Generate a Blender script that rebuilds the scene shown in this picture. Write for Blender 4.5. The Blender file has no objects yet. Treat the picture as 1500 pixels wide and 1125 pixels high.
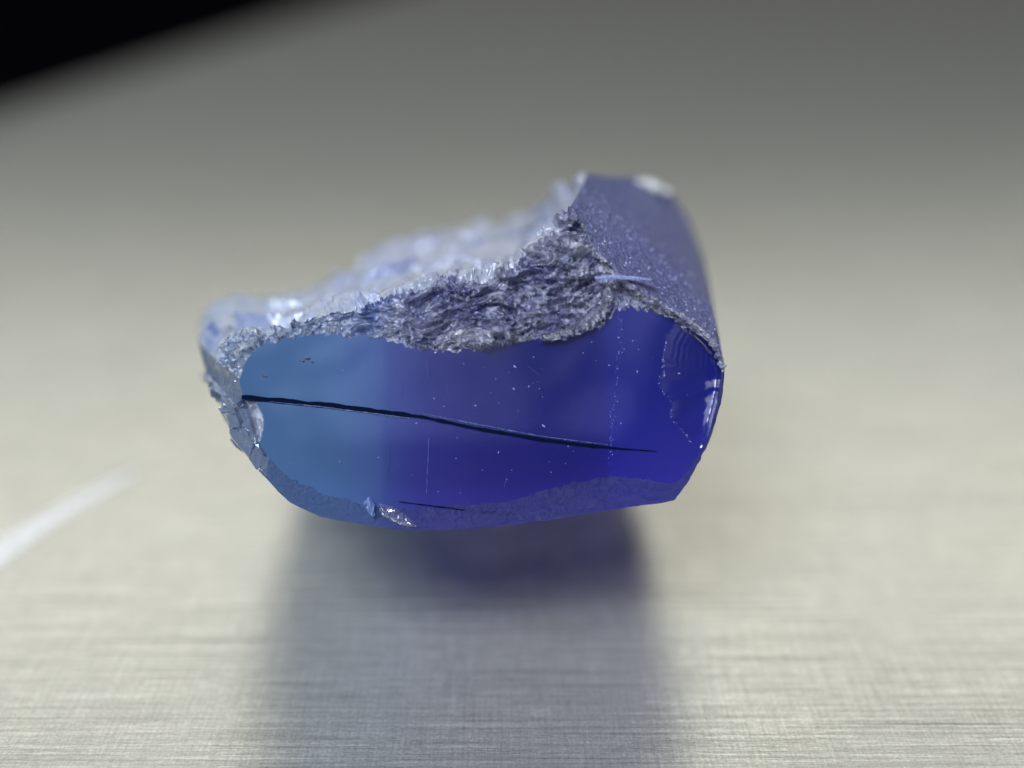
import bpy, math, random
import numpy as np
from mathutils import Vector, noise

random.seed(7)
rng = np.random.default_rng(7)
sc = bpy.context.scene
sc.unit_settings.scale_length = 0.01          # one unit is one centimetre
col = sc.collection

# ------------------------------------------------------------------ camera
F_PX, CX, CY = 1608.0, 750.0, 562.5
PITCH = math.radians(25.0)
H, D = 1.45, 2.0
SP, CP = math.sin(PITCH), math.cos(PITCH)
cd = bpy.data.cameras.new('camera')
cam = bpy.data.objects.new('camera', cd)
col.objects.link(cam)
cam.location = (0, 0, H)
cam.rotation_euler = (math.pi / 2 - PITCH, 0, 0)
cd.sensor_width = 36.0
cd.lens = 36.0 * F_PX / 1500.0
cd.clip_start, cd.clip_end = 0.01, 500
cd.dof.use_dof = True
cd.dof.focus_distance = D
cd.dof.aperture_fstop = cd.lens * 1e-3 / 0.135
sc.camera = cam

# ------------------------------------------------------------------ world, lamps, exposure
w = bpy.data.worlds.new('World'); sc.world = w
w.use_nodes = True
bg = w.node_tree.nodes['Background']
bg.inputs[0].default_value = (0.80, 0.86, 1.0, 1)
bg.inputs[1].default_value = 0.07
sc.view_settings.view_transform = 'Standard'
sc.view_settings.look = 'None'
sc.view_settings.exposure = 0.0
sc.view_settings.gamma = 1.0
sc.render.film_transparent = False
sc.cycles.use_denoising = True
sc.cycles.max_bounces = 10
sc.cycles.transmission_bounces = 8
sc.cycles.glossy_bounces = 5
sc.cycles.caustics_reflective = True
sc.cycles.sample_clamp_indirect = 6.0


def area(name, loc, target, sx, sy, power, color):
    l = bpy.data.lights.new(name, 'AREA')
    l.shape = 'RECTANGLE'; l.size = sx; l.size_y = sy
    l.energy = power; l.color = color
    o = bpy.data.objects.new(name, l); col.objects.link(o)
    o.location = loc
    o.rotation_euler = (Vector(target) - Vector(loc)).to_track_quat('-Z', 'Y').to_euler()
    return o


area('window_light', (-3, 61, 41), (0, 2, 0), 132, 36, 20500, (1.0, 0.99, 0.93))
area('front_fill_light', (-3.5, -5, 10), (0, 2, 0), 7, 4, 2350, (0.84, 0.90, 1.0))  # close lamp in front, added to fill the stone's front and underside


# ------------------------------------------------------------------ helpers
def P(px, py, d):
    """point of the place lying at camera depth d in direction (px, py)"""
    xc = (px - CX) / F_PX * d
    yc = (py - CY) / F_PX * d
    return np.array((xc, d * CP - yc * SP, H - d * SP - yc * CP))


def mesh_obj(name, verts, faces, mat, parent=None, smooth=True, loc=None):
    me = bpy.data.meshes.new(name)
    me.from_pydata([tuple(v) for v in verts], [], [tuple(f) for f in faces])
    me.materials.append(mat)
    me.polygons.foreach_set('use_smooth', [smooth] * len(me.polygons))
    me.update()
    o = bpy.data.objects.new(name, me)
    col.objects.link(o)
    if parent is not None:
        o.parent = parent
    if loc is not None:
        o.location = loc
    return o


class NT:
    def __init__(self, name):
        self.m = bpy.data.materials.new(name)
        self.m.use_nodes = True
        self.t = self.m.node_tree
        self.t.nodes.clear()
        self.out = self.n('ShaderNodeOutputMaterial')

    def n(self, kind, **kw):
        nd = self.t.nodes.new(kind)
        for k, v in kw.items():
            if k.startswith('i_'):
                k = k[2:]
                key = int(k) if k.isdigit() else k.replace('__', ' ')
                if hasattr(v, 'is_output') or isinstance(v, bpy.types.NodeSocket):
                    self.t.links.new(v, nd.inputs[key])
                else:
                    nd.inputs[key].default_value = v
            else:
                setattr(nd, k, v)
        return nd

    def link(self, a, b):
        self.t.links.new(a, b)

    def math(self, op, a, b=0.0, c=None):
        nd = self.n('ShaderNodeMath', operation=op, i_0=a, i_1=b)
        if c is not None:
            nd.inputs[2].default_value = c
        return nd.outputs[0]

    def mapping(self, scale, rot=(0, 0, 0), coord='Object'):
        tc = self.n('ShaderNodeTexCoord')
        mp = self.n('ShaderNodeMapping')
        mp.inputs['Scale'].default_value = scale
        mp.inputs['Rotation'].default_value = rot
        self.link(tc.outputs[coord], mp.inputs[0])
        return mp.outputs[0]

    def noise(self, vec, scale, detail=3.0, rough=0.55, dist=0.0):
        nd = self.n('ShaderNodeTexNoise')
        self.link(vec, nd.inputs['Vector'])
        nd.inputs['Scale'].default_value = scale
        nd.inputs['Detail'].default_value = detail
        nd.inputs['Roughness'].default_value = rough
        nd.inputs['Distortion'].default_value = dist
        return nd.outputs[0]

    def ramp(self, fac, stops, interp='LINEAR'):
        nd = self.n('ShaderNodeValToRGB')
        nd.color_ramp.interpolation = interp
        el = nd.color_ramp.elements
        while len(el) > 1:
            el.remove(el[-1])
        for i, (p, c) in enumerate(stops):
            e = el[0] if i == 0 else el.new(p)
            e.position = p
            e.color = (c[0], c[1], c[2], 1) if hasattr(c, '__len__') else (c, c, c, 1)
        self.link(fac, nd.inputs[0])
        return nd.outputs[0]

    def mixc(self, fac, a, b, mode='MIX'):
        nd = self.n('ShaderNodeMix', data_type='RGBA', blend_type=mode)
        for s, v in ((nd.inputs[0], fac), (nd.inputs[6], a), (nd.inputs[7], b)):
            if isinstance(v, bpy.types.NodeSocket):
                self.link(v, s)
            else:
                s.default_value = v if not hasattr(v, '__len__') else (v[0], v[1], v[2], 1)
        return nd.outputs[2]

    def bump(self, h, strength, dist, normal=None):
        nd = self.n('ShaderNodeBump')
        self.link(h, nd.inputs['Height'])
        nd.inputs['Strength'].default_value = strength
        nd.inputs['Distance'].default_value = dist
        if normal is not None:
            self.link(normal, nd.inputs['Normal'])
        return nd.outputs[0]


def lin(r, g, b):
    f = lambda c: (c / 255 / 12.92) if c <= 10 else ((c / 255 + 0.055) / 1.055) ** 2.4
    return (f(r), f(g), f(b))


# ------------------------------------------------------------------ metal plate material
def plate_material():
    k = NT('brushed_steel')
    fine = k.noise(k.mapping((2.5, 130, 1), (0, 0, 0.012)), 1.0, 5, 0.75)
    fine2 = k.noise(k.mapping((22.0, 330, 1), (0, 0, -0.01)), 1.0, 4, 0.75)
    cross = k.noise(k.mapping((170, 6.0, 1), (0, 0, 0.03)), 1.0, 5, 0.75)
    grain = k.noise(k.mapping((1, 1, 1)), 170, 4, 0.75)
    cloud = k.noise(k.mapping((1, 1, 1)), 1.6, 3, 0.5)
    h = k.math('ADD', k.math('MULTIPLY', fine, 1.0), k.math('MULTIPLY', cross, 0.3))
    h = k.math('ADD', h, k.math('MULTIPLY', fine2, 0.5))
    nrm = k.bump(h, 0.4, 0.0012)
    tex = k.math('ADD', k.math('MULTIPLY', fine, 0.38), k.math('MULTIPLY', cross, 0.17))
    tex = k.math('ADD', tex, k.math('ADD', k.math('MULTIPLY', fine2, 0.25), k.math('MULTIPLY', grain, 0.26)))
    dk = k.ramp(tex, [(0.40, 0.25), (0.47, 0.60), (0.53, 0.86), (0.60, 1.35), (0.66, 1.7)])
    base = k.mixc(1.0, (0.565, 0.56, 0.475), dk, 'MULTIPLY')
    deep = k.noise(k.mapping((0.5, 60, 1), (0, 0, -0.02)), 1.0, 3, 0.6)
    base = k.mixc(1.0, base, k.ramp(deep, [(0.30, 0.45), (0.36, 1.0)]), 'MULTIPLY')
    base = k.mixc(k.ramp(cloud, [(0.35, 0.0), (0.65, 0.35)]), base, (0.52, 0.51, 0.47))
    g = k.n('ShaderNodeBsdfPrincipled')
    k.link(base, g.inputs['Base Color'])
    g.inputs['Metallic'].default_value = 1.0
    g.inputs['Roughness'].default_value = 0.14
    g.inputs['Anisotropic'].default_value = 0.5
    tan = k.n('ShaderNodeTangent'); tan.direction_type = 'RADIAL'; tan.axis = 'Y'
    g.inputs['Anisotropic Rotation'].default_value = 0.0
    cv = k.n('ShaderNodeCombineXYZ', i_0=0.0, i_1=1.0, i_2=0.0)
    k.link(cv.outputs[0], g.inputs['Tangent'])
    k.link(nrm, g.inputs['Normal'])
    df = k.n('ShaderNodeBsdfDiffuse'); k.link(base, df.inputs[0]); k.link(nrm, df.inputs['Normal'])
    mx = k.n('ShaderNodeMixShader'); mx.inputs[0].default_value = 0.38
    k.link(g.outputs[0], mx.inputs[1]); k.link(df.outputs[0], mx.inputs[2])
    k.link(mx.outputs[0], k.out.inputs[0])
    return k.m


# ------------------------------------------------------------------ gem materials
def zone_colour(k, gain=1.0):
    """colour of the crystal: growth bands crossing it from left to right"""
    tc = k.n('ShaderNodeTexCoord')
    sep = k.n('ShaderNodeSeparateXYZ'); k.link(tc.outputs['Object'], sep.inputs[0])
    wob = k.noise(tc.outputs['Object'], 3.0, 2, 0.5)
    x = k.math('ADD', sep.outputs[0], k.math('MULTIPLY', k.math('SUBTRACT', wob, 0.5), 0.05))
    x = k.math('ADD', x, k.math('MULTIPLY', sep.outputs[2], 0.02))
    f = k.math('ADD', k.math('MULTIPLY', x, 1.0), 0.6)           # -0.6..0.4 -> 0..1
    c = k.ramp(f, [(0.05, (0.10, 0.235, 0.46)), (0.28, (0.11, 0.225, 0.50)), (0.368, (0.10, 0.175, 0.50)),
                   (0.384, (0.080, 0.120, 0.46)), (0.45, (0.055, 0.065, 0.40)), (0.55, (0.028, 0.032, 0.29)),
                   (0.72, (0.018, 0.020, 0.30)), (0.785, (0.022, 0.022, 0.38)), (0.795, (0.020, 0.028, 0.52)),
                   (0.93, (0.03, 0.035, 0.46))])
    zr = k.ramp(k.math('ADD', sep.outputs[2], k.math('MULTIPLY', wob, 0.1)), [(0.38, 0.55), (0.66, 0.0)])
    xr = k.ramp(f, [(0.34, 0.0), (0.46, 1.0)])
    c = k.mixc(k.math('MULTIPLY', zr, xr), c, (0.085, 0.055, 0.50))  # more violet towards the bottom
    zn = k.ramp(k.math('ADD', sep.outputs[2], k.math('MULTIPLY', wob, 0.12)), [(0.48, 0.0), (0.72, 0.6)])
    c = k.mixc(k.math('MULTIPLY', zn, xr), c, (0.010, 0.020, 0.16))  # darker navy towards the top
    return k, c, sep, tc


def gem_shell(name, diff=0.5, trans=0.4, rough=0.25, bump=None, frost=(0.55, 0.58, 0.72), frost_amt=0.3, spec=1.0, clear=0.6, speck=(90, 0.25), tintw=0.5):
    k = NT(name)
    _, c, sep, tc = zone_colour(k)
    nrm = None
    if bump is not None:
        nrm = bump(k, tc)
    sp = k.noise(tc.outputs['Object'], speck[0], 4, 0.7)
    fa = k.ramp(sp, [(0.32, max(0.0, frost_amt - speck[1])), (0.68, min(1.0, frost_amt + speck[1]))])
    cc = k.mixc(fa, c, frost)
    d = k.n('ShaderNodeBsdfDiffuse'); k.link(cc, d.inputs[0])
    t0 = k.n('ShaderNodeBsdfTranslucent')
    rf = k.n('ShaderNodeBsdfRefraction'); rf.inputs['Roughness'].default_value = 0.35
    rf.inputs['IOR'].default_value = 1.25
    tint = k.mixc(tintw, c, (1.0, 1.0, 1.0)); k.link(tint, rf.inputs[0])
    t = k.n('ShaderNodeMixShader'); t.inputs[0].default_value = clear
    k.link(t0.outputs[0], t.inputs[1]); k.link(rf.outputs[0], t.inputs[2])
    k.link(k.mixc(1.0, k.mixc(0.15, c, (0.6, 0.65, 1.0)), (2.0, 2.0, 2.0), 'MULTIPLY'), t0.inputs[0])
    m1 = k.n('ShaderNodeMixShader'); m1.inputs[0].default_value = trans
    k.link(d.outputs[0], m1.inputs[1]); k.link(t.outputs[0], m1.inputs[2])
    g = k.n('ShaderNodeBsdfGlossy')
    g.inputs['Roughness'].default_value = rough
    g.inputs[0].default_value = (0.95, 0.97, 1.0, 1)
    fr = k.n('ShaderNodeFresnel'); fr.inputs[0].default_value = 1.77
    m2 = k.n('ShaderNodeMixShader')
    geo = k.n('ShaderNodeNewGeometry')
    f = k.math('MULTIPLY', fr.outputs[0], spec)
    f = k.math('MULTIPLY', f, k.math('SUBTRACT', 1.0, k.math('MULTIPLY', geo.outputs['Backfacing'], 0.6)))
    k.link(f, m2.inputs[0])
    k.link(m1.outputs[0], m2.inputs[1]); k.link(g.outputs[0], m2.inputs[2])
    if nrm is not None:
        for nd in (d, g, fr):
            k.link(nrm, nd.inputs['Normal'])
    k.link(m2.outputs[0], k.out.inputs[0])
    return k.m


def fracture_bump(k, tc):
    n1 = k.noise(tc.outputs['Object'], 38, 5, 0.65, 1.2)
    v = k.n('ShaderNodeTexVoronoi'); v.feature = 'F1'; v.inputs['Scale'].default_value = 60
    k.link(tc.outputs['Object'], v.inputs['Vector'])
    h = k.math('ADD', k.math('MULTIPLY', n1, 1.0), k.math('MULTIPLY', v.outputs['Distance'], 0.8))
    return k.bump(h, 1.0, 0.012)


def top_bump(k, tc):
    n1 = k.noise(tc.outputs['Object'], 14, 3, 0.5, 1.5)
    return k.bump(n1, 1.0, 0.016)


def striated_bump(k, tc):
    mp = k.n('ShaderNodeMapping'); mp.inputs['Scale'].default_value = (120, 90, 34)
    mp.inputs['Rotation'].default_value = (0, 0.25, 0)
    k.link(tc.outputs['Object'], mp.inputs[0])
    n1 = k.noise(mp.outputs[0], 1.0, 4, 0.7)
    return k.bump(n1, 1.0, 0.06)


def frost_bump(k, tc):
    n1 = k.noise(tc.outputs['Object'], 110, 4, 0.7)
    return k.bump(n1, 1.0, 0.026)


def face_material():
    k = NT('polished_gem_face')
    _, c, sep, tc = zone_colour(k)
    scr = k.noise(k.mapping((130, 1, 4)), 1.0, 3, 0.6)
    pit = k.noise(tc.outputs['Object'], 25, 2, 0.5)
    nrm = k.bump(k.math('ADD', k.math('MULTIPLY', scr, 0.25), pit), 0.10, 0.004)
    rf = k.n('ShaderNodeBsdfRefraction')
    rf.inputs['Roughness'].default_value = 0.28
    rf.inputs['IOR'].default_value = 1.3
    k.link(k.mixc(0.32, c, (0.82, 0.90, 1.0)), rf.inputs[0])
    d = k.n('ShaderNodeBsdfDiffuse'); k.link(c, d.inputs[0])
    m1 = k.n('ShaderNodeMixShader'); m1.inputs[0].default_value = 0.38
    k.link(rf.outputs[0], m1.inputs[1]); k.link(d.outputs[0], m1.inputs[2])
    g = k.n('ShaderNodeBsdfGlossy'); g.inputs['Roughness'].default_value = 0.12
    fr = k.n('ShaderNodeFresnel'); fr.inputs[0].default_value = 1.77
    geo = k.n('ShaderNodeNewGeometry')
    m2 = k.n('ShaderNodeMixShader')
    k.link(k.math('MULTIPLY', fr.outputs[0], k.math('SUBTRACT', 1.0, geo.outputs['Backfacing'])), m2.inputs[0])
    k.link(m1.outputs[0], m2.inputs[1]); k.link(g.outputs[0], m2.inputs[2])
    for nd in (rf, g):
        k.link(nrm, nd.inputs['Normal'])
    k.link(m2.outputs[0], k.out.inputs[0])
    return k.m


def simple(name, colr, rough=0.5, metallic=0.0, trans=0.0):
    k = NT(name)
    g = k.n('ShaderNodeBsdfPrincipled')
    tc = k.n('ShaderNodeTexCoord')
    nz = k.noise(tc.outputs['Object'], 60, 3, 0.6)
    cc = k.mixc(k.ramp(nz, [(0.35, 0.0), (0.65, 0.5)]), colr, tuple(v * 0.6 for v in colr))
    k.link(cc, g.inputs['Base Color'])
    g.inputs['Roughness'].default_value = rough
    g.inputs['Metallic'].default_value = metallic
    g.inputs['Transmission Weight'].default_value = trans
    k.link(g.outputs[0], k.out.inputs[0])
    return k.m


def matte(name, c):
    k = NT(name); d = k.n('ShaderNodeBsdfDiffuse')
    tc = k.n('ShaderNodeTexCoord'); nz = k.noise(tc.outputs['Object'], 3, 3, 0.6)
    k.link(k.mixc(nz, c, tuple(v * 0.5 for v in c)), d.inputs[0]); k.link(d.outputs[0], k.out.inputs[0])
    return k.m
M_PLATE = plate_material()
M_FACE = face_material()
M_FRACT = gem_shell('chipped_gem_fracture', 0.5, 0.4, 0.18, fracture_bump, (0.50, 0.52, 0.60), 0.50, 2.2, 0.6, (11, 0.5))
M_TOP = gem_shell('broken_gem_top', 0.5, 0.5, 0.36, top_bump, (0.66, 0.71, 0.80), 0.8, 1.2, 0.35)
M_GLASSY = gem_shell('clear_gem_edge', 0.5, 0.55, 0.12, top_bump, (0.25, 0.26, 0.30), 0.6, 1.6, 0.9)
M_STRI = gem_shell('striated_gem_side', 0.5, 0.3, 0.22, striated_bump, (0.50, 0.55, 1.0), 0.5, 0.9, 0.5, (120, 0.3))
M_FROST = gem_shell('frosted_gem_edge', 0.5, 0.6, 0.30, frost_bump, (0.18, 0.22, 0.60), 0.25, 0.4, 0.75, (150, 0.2))
M_BACK = gem_shell('abraded_gem_back', 0.5, 0.85, 0.30, frost_bump, (0.3, 0.34, 0.6), 0.15, 0.6, 0.7, tintw=0.55)
M_UNDER = gem_shell('clear_gem_underside', 0.5, 0.85, 0.20, frost_bump, (0.3, 0.34, 0.6), 0.0, 0.35, 0.65, tintw=0.5)
M_CRACK = matte('dark_crack', (0.004, 0.008, 0.028))
M_DARK = matte('dark_table', (0.004, 0.004, 0.006))
M_INCL = simple('dark_inclusion', (0.02, 0.03, 0.08), 0.5)
M_GLINT = simple('painted_crack_glint', (0.06, 0.10, 0.24), 0.6)  # highlight along the crack, put into a pale blue colour
M_SPECK = simple('pale_dust', (0.17, 0.21, 0.48), 0.7)
M_HAIR = simple('scratch_hairline', (0.07, 0.09, 0.32), 0.5)
M_GRAIN = simple('bright_grain', (0.42, 0.43, 0.66), 0.4)
M_FLK = simple('pale_blue_flake', (0.13, 0.20, 0.42), 0.3)
M_SLV = simple('pale_sliver', (0.30, 0.33, 0.62), 0.2)
M_BRIGHT = simple('pale_chip', (0.75, 0.76, 0.74), 0.3)
M_SCRATCH = simple('bright_scratch', (0.85, 0.85, 0.83), 0.45, 0.3)

# ------------------------------------------------------------------ the setting
plate_pts = []
def grid_plate():
    # flat plate; its rolled-down left side is added to fade that corner to dark
    prof = [(16.0, -0.12), (16.0, 0.0), (0.0, 0.0)] + [(-q, -0.085 * q * q) for q in np.linspace(0.15, 2.3, 16)]
    prof += [(-2.3, -0.085 * 2.3 ** 2 - 0.1)]
    ys = np.concatenate([np.linspace(-6, 26, 9)])
    v, f = [], []
    n = len(prof)
    for y in ys:
        xc = -4.4 + (y - 8.26) * 0.199 + 2.0
        for q, z in prof:
            v.append((14.0 if q > 1 else xc + q, y, z))
    for r in range(len(ys) - 1):
        for k in range(n - 1):
            a = r * n + k
            f.append((a, a + 1, a + 1 + n, a + n))
    o = mesh_obj('metal_plate', v, f, M_PLATE, smooth=False)
    for p in o.data.polygons:
        if p.index % (n - 1) >= 2:
            p.use_smooth = True
    o['kind'] = 'structure'
    return o
plate = grid_plate()
tb = mesh_obj('table', [(-200, -200, -0.7), (200, -200, -0.7), (200, 200, -0.7), (-200, 200, -0.7)],
              [(0, 1, 2, 3)], M_DARK, smooth=False)
tb['kind'] = 'structure'

# ------------------------------------------------------------------ the gemstone
KEYS = [  # face edge | sharp rim | middle of the outer surface | far outline   (direction and depth)
 ((357,583),(345,592,2.01),(302,545,2.14),(310,540,2.45)),
 ((351,556),(335,545,2.03),(291,502,2.22),(300,492,2.5)),
 ((361,530),(340,508,2.04),(296,482,2.27),(314,468,2.55)),
 ((374,513),(372,493,2.02),(340,472,2.2),(350,442,2.5)),
 ((400,500),(400,480,2.01),(388,458,2.3),(415,433,2.65)),
 ((440,492),(430,470,2.00),(440,452,2.3),(470,420,2.65)),
 ((500,490),(500,455,2.00),(500,438,2.3),(528,395,2.7)),
 ((560,497),(560,440,2.00),(560,400,2.35),(580,356,2.75)),
 ((610,508),(605,428,2.00),(610,385,2.4),(620,344,2.75)),
 ((650,515),(650,413,2.00),(660,370,2.4),(670,335,2.75)),
 ((720,512),(710,410,2.00),(710,365,2.35),(720,325,2.7)),
 ((770,498),(755,396,2.00),(758,378,2.28),(770,314,2.6)),
 ((830,495),(790,365,2.00),(797,352,2.2),(805,290,2.45)),
 ((880,478),(820,340,2.00),(828,322,2.13),(840,262,2.32)),
 ((903,452),(836,302,2.02),(850,278,2.14),(860,255,2.28)),
 ((925,449),(865,355,1.99),(892,305,2.12),(890,260,2.38)),
 ((955,455),(910,405,1.97),(942,345,2.12),(935,262,2.5)),
 ((985,468),(960,440,1.96),(985,390,2.12),(978,280,2.6)),
 ((1020,486),(1012,472,1.97),(1021,430,2.10),(1008,320,2.6)),
 ((1044,508),(1046,498,1.98),(1047,465,2.07),(1032,385,2.5)),
 ((1057,545),(1061,545,2.00),(1060,535,2.06),(1046,480,2.4)),
 ((1051,590),(1056,590,2.00),(1054,589,2.06),(1036,590,2.4)),
 ((1036,640),(1041,641,2.00),(1036,640,2.06),(1005,640,2.4)),
 ((1008,690),(1016,692,2.00),(1009,690,2.06),(970,680,2.4)),
 ((982,708),(987,733,2.00),(980,730,2.06),(930,700,2.45)),
 ((900,697),(900,746,1.99),(896,743,2.06),(870,705,2.5)),
 ((820,712),(800,763,1.99),(796,760,2.06),(790,715,2.55)),
 ((740,735),(700,774,1.99),(700,770,2.06),(700,725,2.55)),
 ((640,742),(610,777,1.99),(615,772,2.06),(620,728,2.55)),
 ((560,745),(540,770,1.99),(545,765,2.06),(560,720,2.55)),
 ((480,725),(470,757,1.99),(478,752,2.06),(500,705,2.55)),
 ((425,700),(424,735,1.99),(432,730,2.06),(450,690,2.55)),
 ((395,672),(388,700,2.00),(396,695,2.06),(410,655,2.5)),
 ((378,645),(364,664,2.00),(370,660,2.08),(362,620,2.45)),
 ((371,615),(345,630,2.01),(330,600,2.10),(330,585,2.4)),
]
NK = len(KEYS)
N = 1800
# column density follows the outline's length
lens = []
for i in range(NK):
    a, b = KEYS[i], KEYS[(i + 1) % NK]
    lens.append(max(math.dist(a[0], b[0]), math.dist(a[1][:2], b[1][:2]), 10) *
                (1.6 if i < 20 else 0.7))
cum = np.concatenate([[0], np.cumsum(lens)]); cum /= cum[-1]
# the corner between rough front and striated side stays on a column
UCORN = cum[14]


def key_loop(sel, closed_smooth=0.35):
    pts = np.array([sel(kk) for kk in KEYS], float)
    u = (np.arange(N) + 0.0) / N
    idx = np.clip(np.searchsorted(cum, u, side='right') - 1, 0, NK - 1)
    t = (u - cum[idx]) / (cum[idx + 1] - cum[idx])
    p0, p1, p2, p3 = pts[(idx - 1) % NK], pts[idx], pts[(idx + 1) % NK], pts[(idx + 2) % NK]
    t = t[:, None]
    cr = 0.5 * ((2 * p1) + (-p0 + p2) * t + (2 * p0 - 5 * p1 + 4 * p2 - p3) * t ** 2 + (-p0 + 3 * p1 - 3 * p2 + p3) * t ** 3)
    li = p1 * (1 - t) + p2 * t
    return li * (1 - closed_smooth) + cr * closed_smooth


def fbm1(x, seed, oct=5):
    out = np.zeros(len(x)); a = 1.0
    for o in range(oct):
        out += a * np.array([noise.noise(Vector((v * 2 ** o, seed, o * 7.3))) for v in x]); a *= 0.55
    return out


u = np.arange(N) / N
uk = lambda i: cum[i]
def bandmask(a, b, soft=0.01):
    return np.clip((u - a) / soft, 0, 1) * np.clip((b - u) / soft, 0, 1)
topmask = bandmask(uk(2), uk(20))
rightmask = bandmask(uk(20), uk(24), 0.003)
botmask = bandmask(uk(24), 1.0)

LF = key_loop(lambda q: (*q[0], 2.0), 0.5)
LF[:, 0] += fbm1(u * 150, 1.1) * (5.0 * topmask + 1.5 * botmask)
LF[:, 1] += fbm1(u * 1400, 8.1, 2) * 2.2 * botmask
LF[:, 1] += fbm1(u * 150, 5.1) * (9.0 * topmask * bandmask(uk(3), uk(16), .01) + 3.5 * botmask + 0.3 * rightmask)
LO = key_loop(lambda q: q[1], 0.3)
LO[:, 1] += fbm1(u * 90, 9.1) * (4.5 * bandmask(uk(2), uk(14), .01) + 1.0 * bandmask(uk(14), uk(20)) + 0.6 * botmask)
LM = key_loop(lambda q: q[2], 0.4)
LB = key_loop(lambda q: q[3], 0.4)
LB[:, 1] += fbm1(u * 30, 14.1, 3) * 10 * bandmask(uk(2), uk(13))

toW = lambda L: np.array([P(*r) for r in L])
WF, WO, WM, WB = map(toW, (LF, LO, LM, LB))
# foot of the stone: where it stands on the plate
ang = np.array([math.atan2(a, b) for a, b in zip(WB[:, 2] - 0.36, WB[:, 0] + 0.0)])
ctr = np.array((-0.06, 2.60))
WBASE = np.zeros((N, 3)); WC = np.zeros((N, 3))
for i in range(N):
    b = WB[i]
    hi = max(0.0, min(1.0, (b[2] - 0.15) / 0.4))
    y = 2.44 + 0.34 * hi
    x = -0.04 + b[0] * 0.74
    WBASE[i] = (x, y, 0.0)
    WC[i] = b * 0.45 + WBASE[i] * 0.55
    WC[i, 1] += 0.03
WBASE[:, 2] = 0.0


def rows_between(A, B, n, bulge=0.0, include_last=False):
    out = []
    for r in range(n + (1 if include_last else 0)):
        t = r / n
        out.append(A * (1 - t) + B * t)
    return out


nFO, nOM, nMB, nBC, nCB = 56, 56, 34, 16, 8
grid = rows_between(WF, WO, nFO) + rows_between(WO, WM, nOM) + rows_between(WM, WB, nMB) + \
    rows_between(WB, WC, nBC) + rows_between(WC, WBASE, nCB, include_last=True)
G = np.array(grid)                      # rows x N x 3
R = G.shape[0]
rO, rM, rB, rC = nFO, nFO + nOM, nFO + nOM + nMB, nFO + nOM + nMB + nBC

# surface normals of the undisplaced shell, blurred so that creases share a direction
def grid_normals(G):
    dr = np.gradient(G, axis=0)
    dc = np.roll(G, -1, axis=1) - np.roll(G, 1, axis=1)
    n = np.cross(dc, dr)
    n /= (np.linalg.norm(n, axis=2, keepdims=True) + 1e-9)
    for _ in range(10):
        n[1:-1] = (n[:-2] + n[1:-1] * 2 + n[2:]) / 4
        n = (np.roll(n, 1, axis=1) + n * 2 + np.roll(n, -1, axis=1)) / 4
    n /= (np.linalg.norm(n, axis=2, keepdims=True) + 1e-9)
    return n
NRM = grid_normals(G)
cen = G.reshape(-1, 3).mean(0)
if ((G - cen) * NRM).sum() < 0:
    NRM = -NRM

# cracked plates: every cell of a scattered point set is a small plane of its own
def facets(Pts, cell, seed, tilt):
    """piecewise planar chips: nearest seed point decides the plane (brute force hashed)"""
    q = Pts / cell
    base = np.floor(q).astype(int)
    best = np.full(len(q), 1e9); off = np.zeros(len(q)); pl = np.zeros((len(q), 3)); bc = np.zeros((len(q), 3))
    for dx in (-1, 0, 1):
        for dy in (-1, 0, 1):
            for dz in (-1, 0, 1):
                c = base + (dx, dy, dz)
                hsh = (c[:, 0] * 73856093) ^ (c[:, 1] * 19349663) ^ (c[:, 2] * 83492791) ^ (seed * 2654435)
                hsh &= 0x7fffffff
                def rnd(s):
                    v = (hsh * (1103515245 + s * 12345) + 12345 * s) & 0x7fffffff
                    v = (v ^ (v >> 13)) * 1274126177 & 0x7fffffff
                    return (v % 100003) / 100003.0
                pt = c + np.stack([rnd(1), rnd(2), rnd(3)], 1)
                d = ((q - pt) ** 2).sum(1)
                m = d < best
                best[m] = d[m]
                off[m] = rnd(4)[m]
                pl[m] = (np.stack([rnd(5), rnd(6), rnd(7)], 1)[m] - 0.5)
                bc[m] = pt[m]
    return off - 0.5 + ((q - bc) * pl).sum(1) * tilt


flat = G.reshape(-1, 3)
warp = np.array([noise.noise_vector(Vector(p * 14)) for p in flat]) * 0.02
wp = flat + warp
stretch = np.array((0.6, 1.0, 1.25))
f1 = facets(wp * stretch, 0.050, 3, 3.0)
f2 = facets(wp * stretch, 0.020, 5, 3.0)
f3 = facets(wp, 0.12, 9, 2.5)
nz = np.array([noise.noise(Vector(p * 9)) for p in flat])
nz2 = np.array([noise.noise(Vector(p * 40)) for p in flat])

row = np.repeat(np.arange(R), N).astype(float)
uu = np.tile(u, R)
def band(a, b, soft=0.01):
    return np.clip((uu - a) / soft, 0, 1) * np.clip((b - uu) / soft, 0, 1)
# zone masks
rough_cols = band(uk(1), uk(14) + 0.004, 0.006)
rough_cols2 = band(uk(14), uk(20), 0.004) * 0.35
low_cols = 1 - band(uk(1), uk(20), 0.01)
rowF = np.clip(row / 5, 0, 1)                               # zero on the face edge
fo = rowF * np.clip((rO + 8 - row) / 8, 0, 1)
top = np.clip((row - rO) / 6, 0, 1) * np.clip((rB + 6 - row) / 6, 0, 1)
back = np.clip((row - rB) / 6, 0, 1) * np.clip((R - 1 - row) / 6, 0, 1)
hump = np.sin(np.clip(row / rO, 0, 1) * math.pi)
rimfine = np.clip((np.repeat(np.ones(R), N) * uu - uk(5)) / (uk(10) - uk(5)), 0.25, 1)
curl = np.abs(np.array([noise.noise(Vector((p[0] * 22 + 8 * p[2], p[1] * 22, p[2] * 60 - 14 * p[0]))) for p in wp]))
curl2 = np.abs(np.array([noise.noise(Vector((p[0] * 60 + 20 * p[2], p[1] * 60, p[2] * 130 - 40 * p[0]))) for p in wp]))
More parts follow.
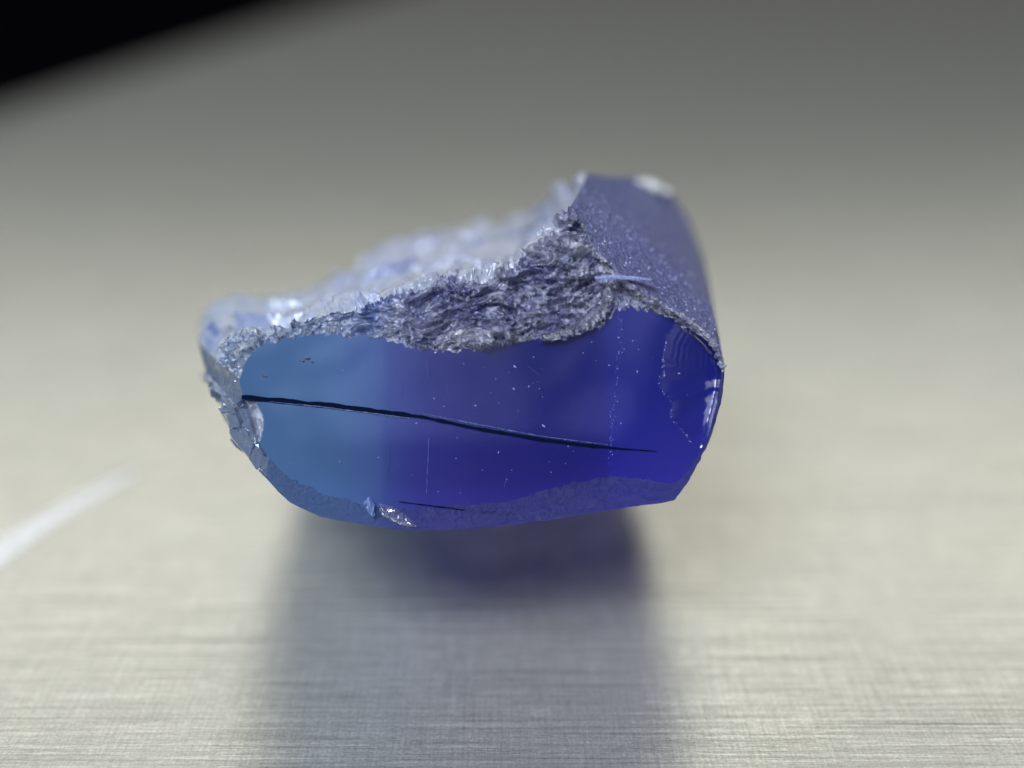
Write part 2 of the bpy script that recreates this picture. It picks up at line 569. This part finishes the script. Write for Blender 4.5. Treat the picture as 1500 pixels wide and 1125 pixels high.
disp = fo * (rough_cols + rough_cols2) * (rimfine * (0.010 * f1 + 0.008 * f2) + 0.022 * nz + 0.030 * (0.3 - curl) + 0.014 * (0.3 - curl2))
disp += fo * low_cols * (0.0008 * f2 + 0.0008 * nz2)
stri = band(uk(14), uk(20) + 0.01, 0.004)
disp += (rowF * np.clip((rB - row) / 6, 0, 1)) * band(uk(32), 1.1, 0.01) * (0.012 * f3 + 0.010 * f1 + 0.01 * nz)
disp += top * band(uk(1), uk(14), 0.006) * (0.024 * f3 + 0.001 * f1 + 0.018 * nz + 0.005 * (0.3 - curl))
disp += top * stri * 0.0004 * nz2
disp += back * (0.02 * f3 + 0.02 * nz)
G2 = (flat + NRM.reshape(-1, 3) * disp[:, None]).reshape(R, N, 3)

root = bpy.data.objects.new('gemstone', None); col.objects.link(root)
ROOT = np.array((0.0, 2.55, 0.0))
root.location = ROOT
root.empty_display_size = 0.2
root['label'] = 'rough blue to violet gemstone fragment with polished front face and chipped silvery top'
root['category'] = 'gemstone'


def shell_part(name, mat, r0, r1, c0, c1, smooth=True, label=None):
    """rows r0..r1 and columns c0..c1 of the shell as a mesh (wraps round)"""
    if c1 <= c0:
        c1 += N
    full = (c1 - c0) >= N
    cols = [(c % N) for c in range(c0, c1 + (0 if full else 1))]
    nc = len(cols); nr = r1 - r0 + 1
    v = (G2[r0:r1 + 1][:, cols] - ROOT).reshape(-1, 3)
    f = []
    for r in range(nr - 1):
        for c in range(nc if full else nc - 1):
            a = r * nc + c; b = r * nc + (c + 1) % nc
            f.append((a, b, b + nc, a + nc))
    o = mesh_obj(name, v, f, mat, root, smooth)
    if label:
        o['label'] = label
    return o


ci = lambda i: int(round(uk(i) * N)) if i < NK else N
c1_, c14, c20, c24 = ci(1), ci(14), ci(20), ci(24)
cL = ci(32)
shell_part('fracture_rim', M_FRACT, 0, rO, c1_, c20, False, 'jagged chipped rim above the polished face')
shell_part('broken_top', M_TOP, rO, rB, c1_, c14, False)
shell_part('striated_side', M_STRI, rO, rB, c14, c20, True, 'frosted violet side with fine striations and sparkling grains')
shell_part('frosted_ledge', M_FROST, 0, rO, c20, cL, True)
shell_part('chipped_corner', M_GLASSY, 0, rB, cL, c1_ + N, False, 'clear grey chipped corner on the left with bright glints')
shell_part('lower_side', M_UNDER, rO, rB, c20, cL, True)
bk = shell_part('back', M_BACK, rB, R - 1, 0, N, True)
# closing the foot
cc = G2[R - 1]
nb = N
v = [tuple(p - ROOT) for p in cc] + [tuple(cc.mean(0) - ROOT)]
mesh_obj('foot', v, [(i, (i + 1) % nb, nb) for i in range(nb)], M_BACK, root)

# ---- polished front face: rings shrinking from the face edge to the middle
CEN = np.array((700.0, 610.0))
rings = 110
CHC, CHR = np.array((1092.0, 548.0)), 122.0


def inside(px, py):
    s = False
    Lx, Ly = LF[::12, 0], LF[::12, 1]
    j = len(Lx) - 1
    for i in range(len(Lx)):
        if (Ly[i] > py) != (Ly[j] > py) and px < (Lx[j] - Lx[i]) * (py - Ly[i]) / (Ly[j] - Ly[i]) + Lx[i]:
            s = not s
        j = i
    return s


def chip_r(px, py):
    a = math.atan2(py - CHC[1], px - CHC[0])
    w_ = 0.09 * noise.noise(Vector((math.cos(a) * 4, math.sin(a) * 4, 3))) + 0.02 * noise.noise(Vector((math.cos(a) * 18, math.sin(a) * 18, 6)))
    return math.hypot(px - CHC[0], (py - CHC[1]) * 0.92) * (1 + w_)


def face_depth(px, py):
    d = 2.0 + 0.0
    r = chip_r(px, py)
    if r < CHR:
        t = (CHR - r) / CHR
        d += 0.050 * t ** 0.8 + (0.0012 + 0.0014 * noise.noise(Vector((px * .03, py * .03, 2)))) * math.sin(r * 0.8 + 0.05 * py + 3 * noise.noise(Vector((px * .02, py * .03, 9)))) * min(1, t * 8) * max(0.0, min(1.0, (560 - py) / 25))
    # small shell-shaped chip on the left edge
    r = math.hypot(px - 352, (py - 622) * 0.8)
    if r < 34:
        d += 0.03 * (1 - r / 34) ** 0.5
    return d


from mathutils.geometry import delaunay_2d_cdt
loop = [Vector((LF[c, 0], LF[c, 1])) for c in range(N)]
inner = []
for gy in np.arange(440, 760, 3.0):
    for gx in np.arange(340, 1066, 3.0):
        q = np.array((gx + (1.5 if int(gy / 3) % 2 else 0), gy))
        if inside(q[0], q[1]) and np.min((LF[::4, 0] - q[0]) ** 2 + (LF[::4, 1] - q[1]) ** 2) > 6:
            inner.append(Vector(q))
cv, ce, cf, *_ = delaunay_2d_cdt(loop + inner, [], [list(range(N))], 1, 1e-6)
LFv = LF[:, :2]
fv, fuv = [], []
for q in cv:
    p = np.array(q)
    dmin = math.sqrt(np.min(((LFv - p) ** 2).sum(1)))
    fv.append(P(p[0], p[1], 2.0 + (face_depth(p[0], p[1]) - 2.0) * min(1.0, dmin / 6)) - ROOT)
    fuv.append(p)
main_f, chip_f, lchip_f = [], [], []
for f in cf:
    f = tuple(reversed(f))
    m = sum(fuv[i] for i in f) / len(f)
    if chip_r(m[0], m[1]) < CHR - 0.5:
        chip_f.append(f)
    elif math.hypot(m[0] - 352, (m[1] - 622) * 0.8) < 34:
        lchip_f.append(f)
    else:
        main_f.append(f)


def sub_mesh(name, faces, mat, smooth=True, label=None):
    used = sorted({i for f in faces for i in f}); mp = {v: i for i, v in enumerate(used)}
    o = mesh_obj(name, [fv[i] for i in used], [tuple(mp[i] for i in f) for f in faces], mat, root, smooth)
    if label:
        o['label'] = label
    return o


sub_mesh('polished_face', main_f, M_FACE, True, 'flat polished face shading from pale blue to violet blue')
sub_mesh('shell_chip', chip_f, M_FACE, True, 'large shell shaped chip with fine ripples at the right corner')
if lchip_f:
    sub_mesh('shell_chip', lchip_f, M_FRACT, True, 'small clear shell shaped chip on the left edge')


# ---- cracks in the face
def crack(pts, name='crack', label=None):
    """pts: (px, py, half width px); a wedge that goes into the stone"""
    v, f = [], []
    n = 80
    xs = [p[0] for p in pts]
    for i in range(n + 1):
        x = xs[0] + (xs[-1] - xs[0]) * i / n
        y = np.interp(x, xs, [p[1] for p in pts]); h = np.interp(x, xs, [p[2] for p in pts])
        h *= (0.80 + 0.25 * noise.noise(Vector((x * 0.22, 9, 2)))) + 0.45 * noise.noise(Vector((x * 0.05, 3, 1)))
        y += 0.8 * noise.noise(Vector((x * 0.03, 7, 1)))
        v += [P(x, y - h, 1.9985) - ROOT, P(x, y + h, 1.9985) - ROOT, P(x, y + h * 0.4 + 2, 2.05) - ROOT, P(x, y - h * 0.4, 2.05) - ROOT]
    for i in range(n):
        a = 4 * i
        for k in range(4):
            f.append((a + k, a + (k + 1) % 4, a + 4 + (k + 1) % 4, a + 4 + k))
    f += [(0, 3, 2, 1), (4 * n, 4 * n + 1, 4 * n + 2, 4 * n + 3)]
    o = mesh_obj(name, v, f, M_CRACK, root, False)
    if label:
        o['label'] = label
    return o


crack([(354, 582, 4.6), (430, 589, 5.0), (520, 598, 4.6), (620, 611, 3.2), (700, 628, 2.7), (800, 645, 3.4), (880, 655, 2.6),
       (962, 661, 0.4)], label='long dark crack crossing the polished face')
crack([(585, 735, 0.5), (640, 742, 1.2), (700, 750, 1.4), (755, 754, 0.3)], label='short dark crack near the lower edge')

# ---- small bright specks and pits on the face
def lump(v, f, c, rad, squash=(1, 1, 0.4), seed=0, rot=0):
    """an irregular grain, built in face directions"""
    base = len(v)
    ca, sa = math.cos(rot), math.sin(rot)
    lat, lon = 3, 6
    pts = [(0, 0, 1)]
    for i in range(1, lat):
        th = math.pi * i / lat
        for j in range(lon):
            ph = 2 * math.pi * j / lon
            pts.append((math.sin(th) * math.cos(ph), math.sin(th) * math.sin(ph), math.cos(th)))
    pts.append((0, 0, -1))
    for x, y, z in pts:
        k = rad * (0.7 + 0.6 * random.random())
        x, y = x * squash[0], y * squash[1]
        x, y = x * ca - y * sa, x * sa + y * ca
        v.append(P(c[0] + x * k, c[1] + y * k, c[2] + z * k * squash[2] / F_PX * 2) - ROOT)
    for j in range(lon):
        f.append((base, base + 1 + j, base + 1 + (j + 1) % lon))
        a = base + 1 + j; b = base + 1 + (j + 1) % lon
        f.append((a, a + lon, b + lon, b))
        f.append((base + 1 + lon + j, base + 1 + 2 * lon, base + 1 + lon + (j + 1) % lon))


v, f = [], []
n = 0
while n < 150:
    px, py = random.uniform(380, 1040), random.uniform(455, 735)
    if random.random() > 0.35 + 0.65 * math.exp(-((px - 730) / 130) ** 2) or not inside(px, py):
        continue
    r = min(2.0, random.expovariate(2.6) + 0.25)
    lump(v, f, (px, py, face_depth(px, py) - 0.0005), r, (1, random.choice([0.5, 1, 1.8]), 0.5), rot=random.uniform(0, 3)); n += 1
for _ in range(60):                                       # dotted line where two growth zones meet
    py = random.uniform(455, 690)
    px = 912 - (py - 455) * 0.09 + random.gauss(0, 2)
    lump(v, f, (px, py, 1.9995), random.choice([0.4, 0.5, 0.7]), (1, 1.6, 0.4))
for _ in range(70):                                       # grains along the lip of the right chip
    a = random.uniform(math.radians(128), math.radians(205))
    px, py = CHC[0] + math.cos(a) * CHR, CHC[1] + math.sin(a) * CHR / 0.92
    rr = CHR * CHR / chip_r(px, py) + random.gauss(0, 1.5)
    px, py = CHC[0] + rr * math.cos(a), CHC[1] + rr * math.sin(a) / 0.92
    if inside(px, py):
        lump(v, f, (px, py, 1.9995), random.choice([0.3, 0.5, 0.8]), (1, 1.5, 0.4), rot=a)
o = mesh_obj('dust', v, f, M_SPECK, root, False); o['kind'] = 'stuff'



def ribbon(name, outer, inner, d0, thick, mat, label=None, n=70, m=8, rough=1.6):
    """a curved sliver of stone between two outlines, domed and uneven"""
    def samp(L, t):
        L = np.array(L, float); k = np.linspace(0, 1, len(L))
        return np.array([np.interp(t, k, L[:, 0]), np.interp(t, k, L[:, 1])])
    v, f = [], []
    for i in range(n + 1):
        a, b = samp(outer, i / n), samp(inner, i / n)
        a = a + rough * noise.noise(Vector((i * 0.35, 1, d0 * 9))) * 2
        b = b + rough * noise.noise(Vector((i * 0.35, 5, d0 * 9))) * 2
        for j in range(m + 1):
            q = a * (1 - j / m) + b * (j / m)
            dome = math.sin(math.pi * j / m)
            dn = thick * dome * (0.6 + 0.7 * noise.noise(Vector((i * 0.3, j * 0.6, 4)))) + 0.002 * noise.noise(Vector((i * .9, j * 1.3, 8)))
            v.append(P(q[0], q[1], d0 - dn) - ROOT)
        q = (a + b) / 2
        v.append(P(q[0], q[1], d0 + 0.02) - ROOT)
    w_ = m + 2
    for i in range(n):
        for j in range(w_):
            A, B = i * w_ + j, i * w_ + (j + 1) % w_
            f.append((A, B, B + w_, A + w_))
    o = mesh_obj(name, v, f, mat, root, False)
    if label:
        o['label'] = label
    return o


ribbon('flake', [(792, 500), (830, 497), (868, 482), (893, 458), (900, 435), (897, 415)],
       [(796, 490), (828, 481), (852, 466), (870, 447), (880, 432), (884, 415)], 1.985, 0.016, M_FRACT, 'curved pale flake hanging below the rim')
ribbon('sliver', [(872, 405), (900, 403), (930, 405), (956, 409)], [(872, 410), (900, 409), (930, 410.5), (956, 411)],
       1.955, 0.004, M_SLV, 'thin bright sliver below the violet side', rough=0.5)
ribbon('flake', [(533, 738), (540, 727), (548, 738), (550, 752)], [(534, 742), (540, 752), (545, 757), (549, 756)],
       1.985, 0.012, M_FLK, 'small pale blue flake at the lower edge', n=20, m=4, rough=0.8)
ribbon('flake', [(556, 738), (575, 742), (595, 755), (612, 770)], [(556, 752), (570, 760), (585, 768), (606, 773)],
       1.988, 0.010, M_GLASSY, 'grey notched flake at the lower edge', n=24, m=5, rough=0.8)
for (px, py, r) in ((443, 529, 3.2), (450.5, 525, 4), (458, 531, 2.6), (388, 551, 3.2)):
    v, f = [], []
    lump(v, f, (px, py, 1.9993), r, (1.3, 0.6, 0.3), rot=0.2)
    mesh_obj('inclusion', v, f, M_INCL, root, False)
ribbon('crack_glint', [(395, 588), (470, 595), (545, 605), (600, 612)], [(395, 589), (470, 596.6), (545, 606.8), (600, 613.6)],
       1.9978, 0.001, M_GLINT, n=80, m=2, rough=0.5)
ribbon('crack_glint', [(618, 605), (700, 621), (790, 638), (890, 651)], [(618, 606.5), (700, 622.5), (790, 639.5), (890, 652)],
       1.9992, 0.001, M_GLINT, n=80, m=2, rough=0.5)
for (xa, ya, xb, yb, w_) in ((625, 520, 627, 560, 0.6), (628, 640, 624, 732, 0.7), (570, 650, 569, 690, 0.4), 
                             (590, 560, 588, 582, 0.5), (772, 536, 790, 550, 0.6), (655, 560, 652, 600, 0.4), (742, 700, 738, 716, 0.5)):
    ribbon('hairline', [(xa, ya), (xb, yb)], [(xa + 2 * w_, ya), (xb + w_, yb)], 1.9992, 0.0006, M_HAIR, n=16, m=2, rough=0.3)
v, f = [], []
k_ = 0
while k_ < 600:                                           # glinting grains on the violet side
    c_ = random.randint(c14 + 3, c20 - 3); r_ = random.randint(rO + 1, rM + 8)
    p = G2[r_, c_]
    base = len(v)
    s_ = random.choice([0.0006, 0.0008, 0.001, 0.0012, 0.0022])
    for dv in ((1, 0, 0), (-1, 0, 0), (0, 1, 0), (0, -1, 0), (0, 0, 1.6), (0, 0, -1.6)):
        v.append(p - ROOT + np.array(dv) * s_ * random.uniform(0.6, 1.3))
    for a, b in ((0, 2), (2, 1), (1, 3), (3, 0)):
        f += [(base + a, base + b, base + 4), (base + b, base + a, base + 5)]
    k_ += 1
o = mesh_obj('grains', v, f, M_GRAIN, root, False); o['kind'] = 'stuff'

# bright chip on the far top corner of the striated side
v, f = [], []
for (px, py, d, r) in ((955, 270, 2.5, 17), (975, 277, 2.5, 11), (940, 266, 2.48, 9)):
    lump(v, f, (px, py + 2, d), r, (1.2, 0.6, 0.6), rot=0.3)
o = mesh_obj('bright_chip', v, f, M_BRIGHT, root, True)
o['label'] = 'small pale chip on the far top corner'

# a long scratch in the plate, left of the stone: a raised bright burr
def on_plate(px, py):
    v_ = SP + (py - CY) / F_PX * CP
    p = P(px, py, H / v_); return p
v, f = [], []
line = [(-70, 850, 15), (0, 808, 16), (60, 768, 11), (110, 738, 8), (160, 712, 6), (205, 688, 1)]
for i, (px, py, hw) in enumerate(line):
    a, b = on_plate(px - hw * 0.5, py - hw), on_plate(px + hw * 0.5, py + hw)
    c = (a + b) / 2
    v += [(a[0], a[1], 0.0005), (c[0], c[1], 0.006), (b[0], b[1], 0.0005)]
for i in range(len(line) - 1):
    a = 3 * i
    f += [(a, a + 3, a + 4, a + 1), (a + 1, a + 4, a + 5, a + 2)]
mesh_obj('scratch', v, f, M_SCRATCH, plate)
print('verts', R * N)
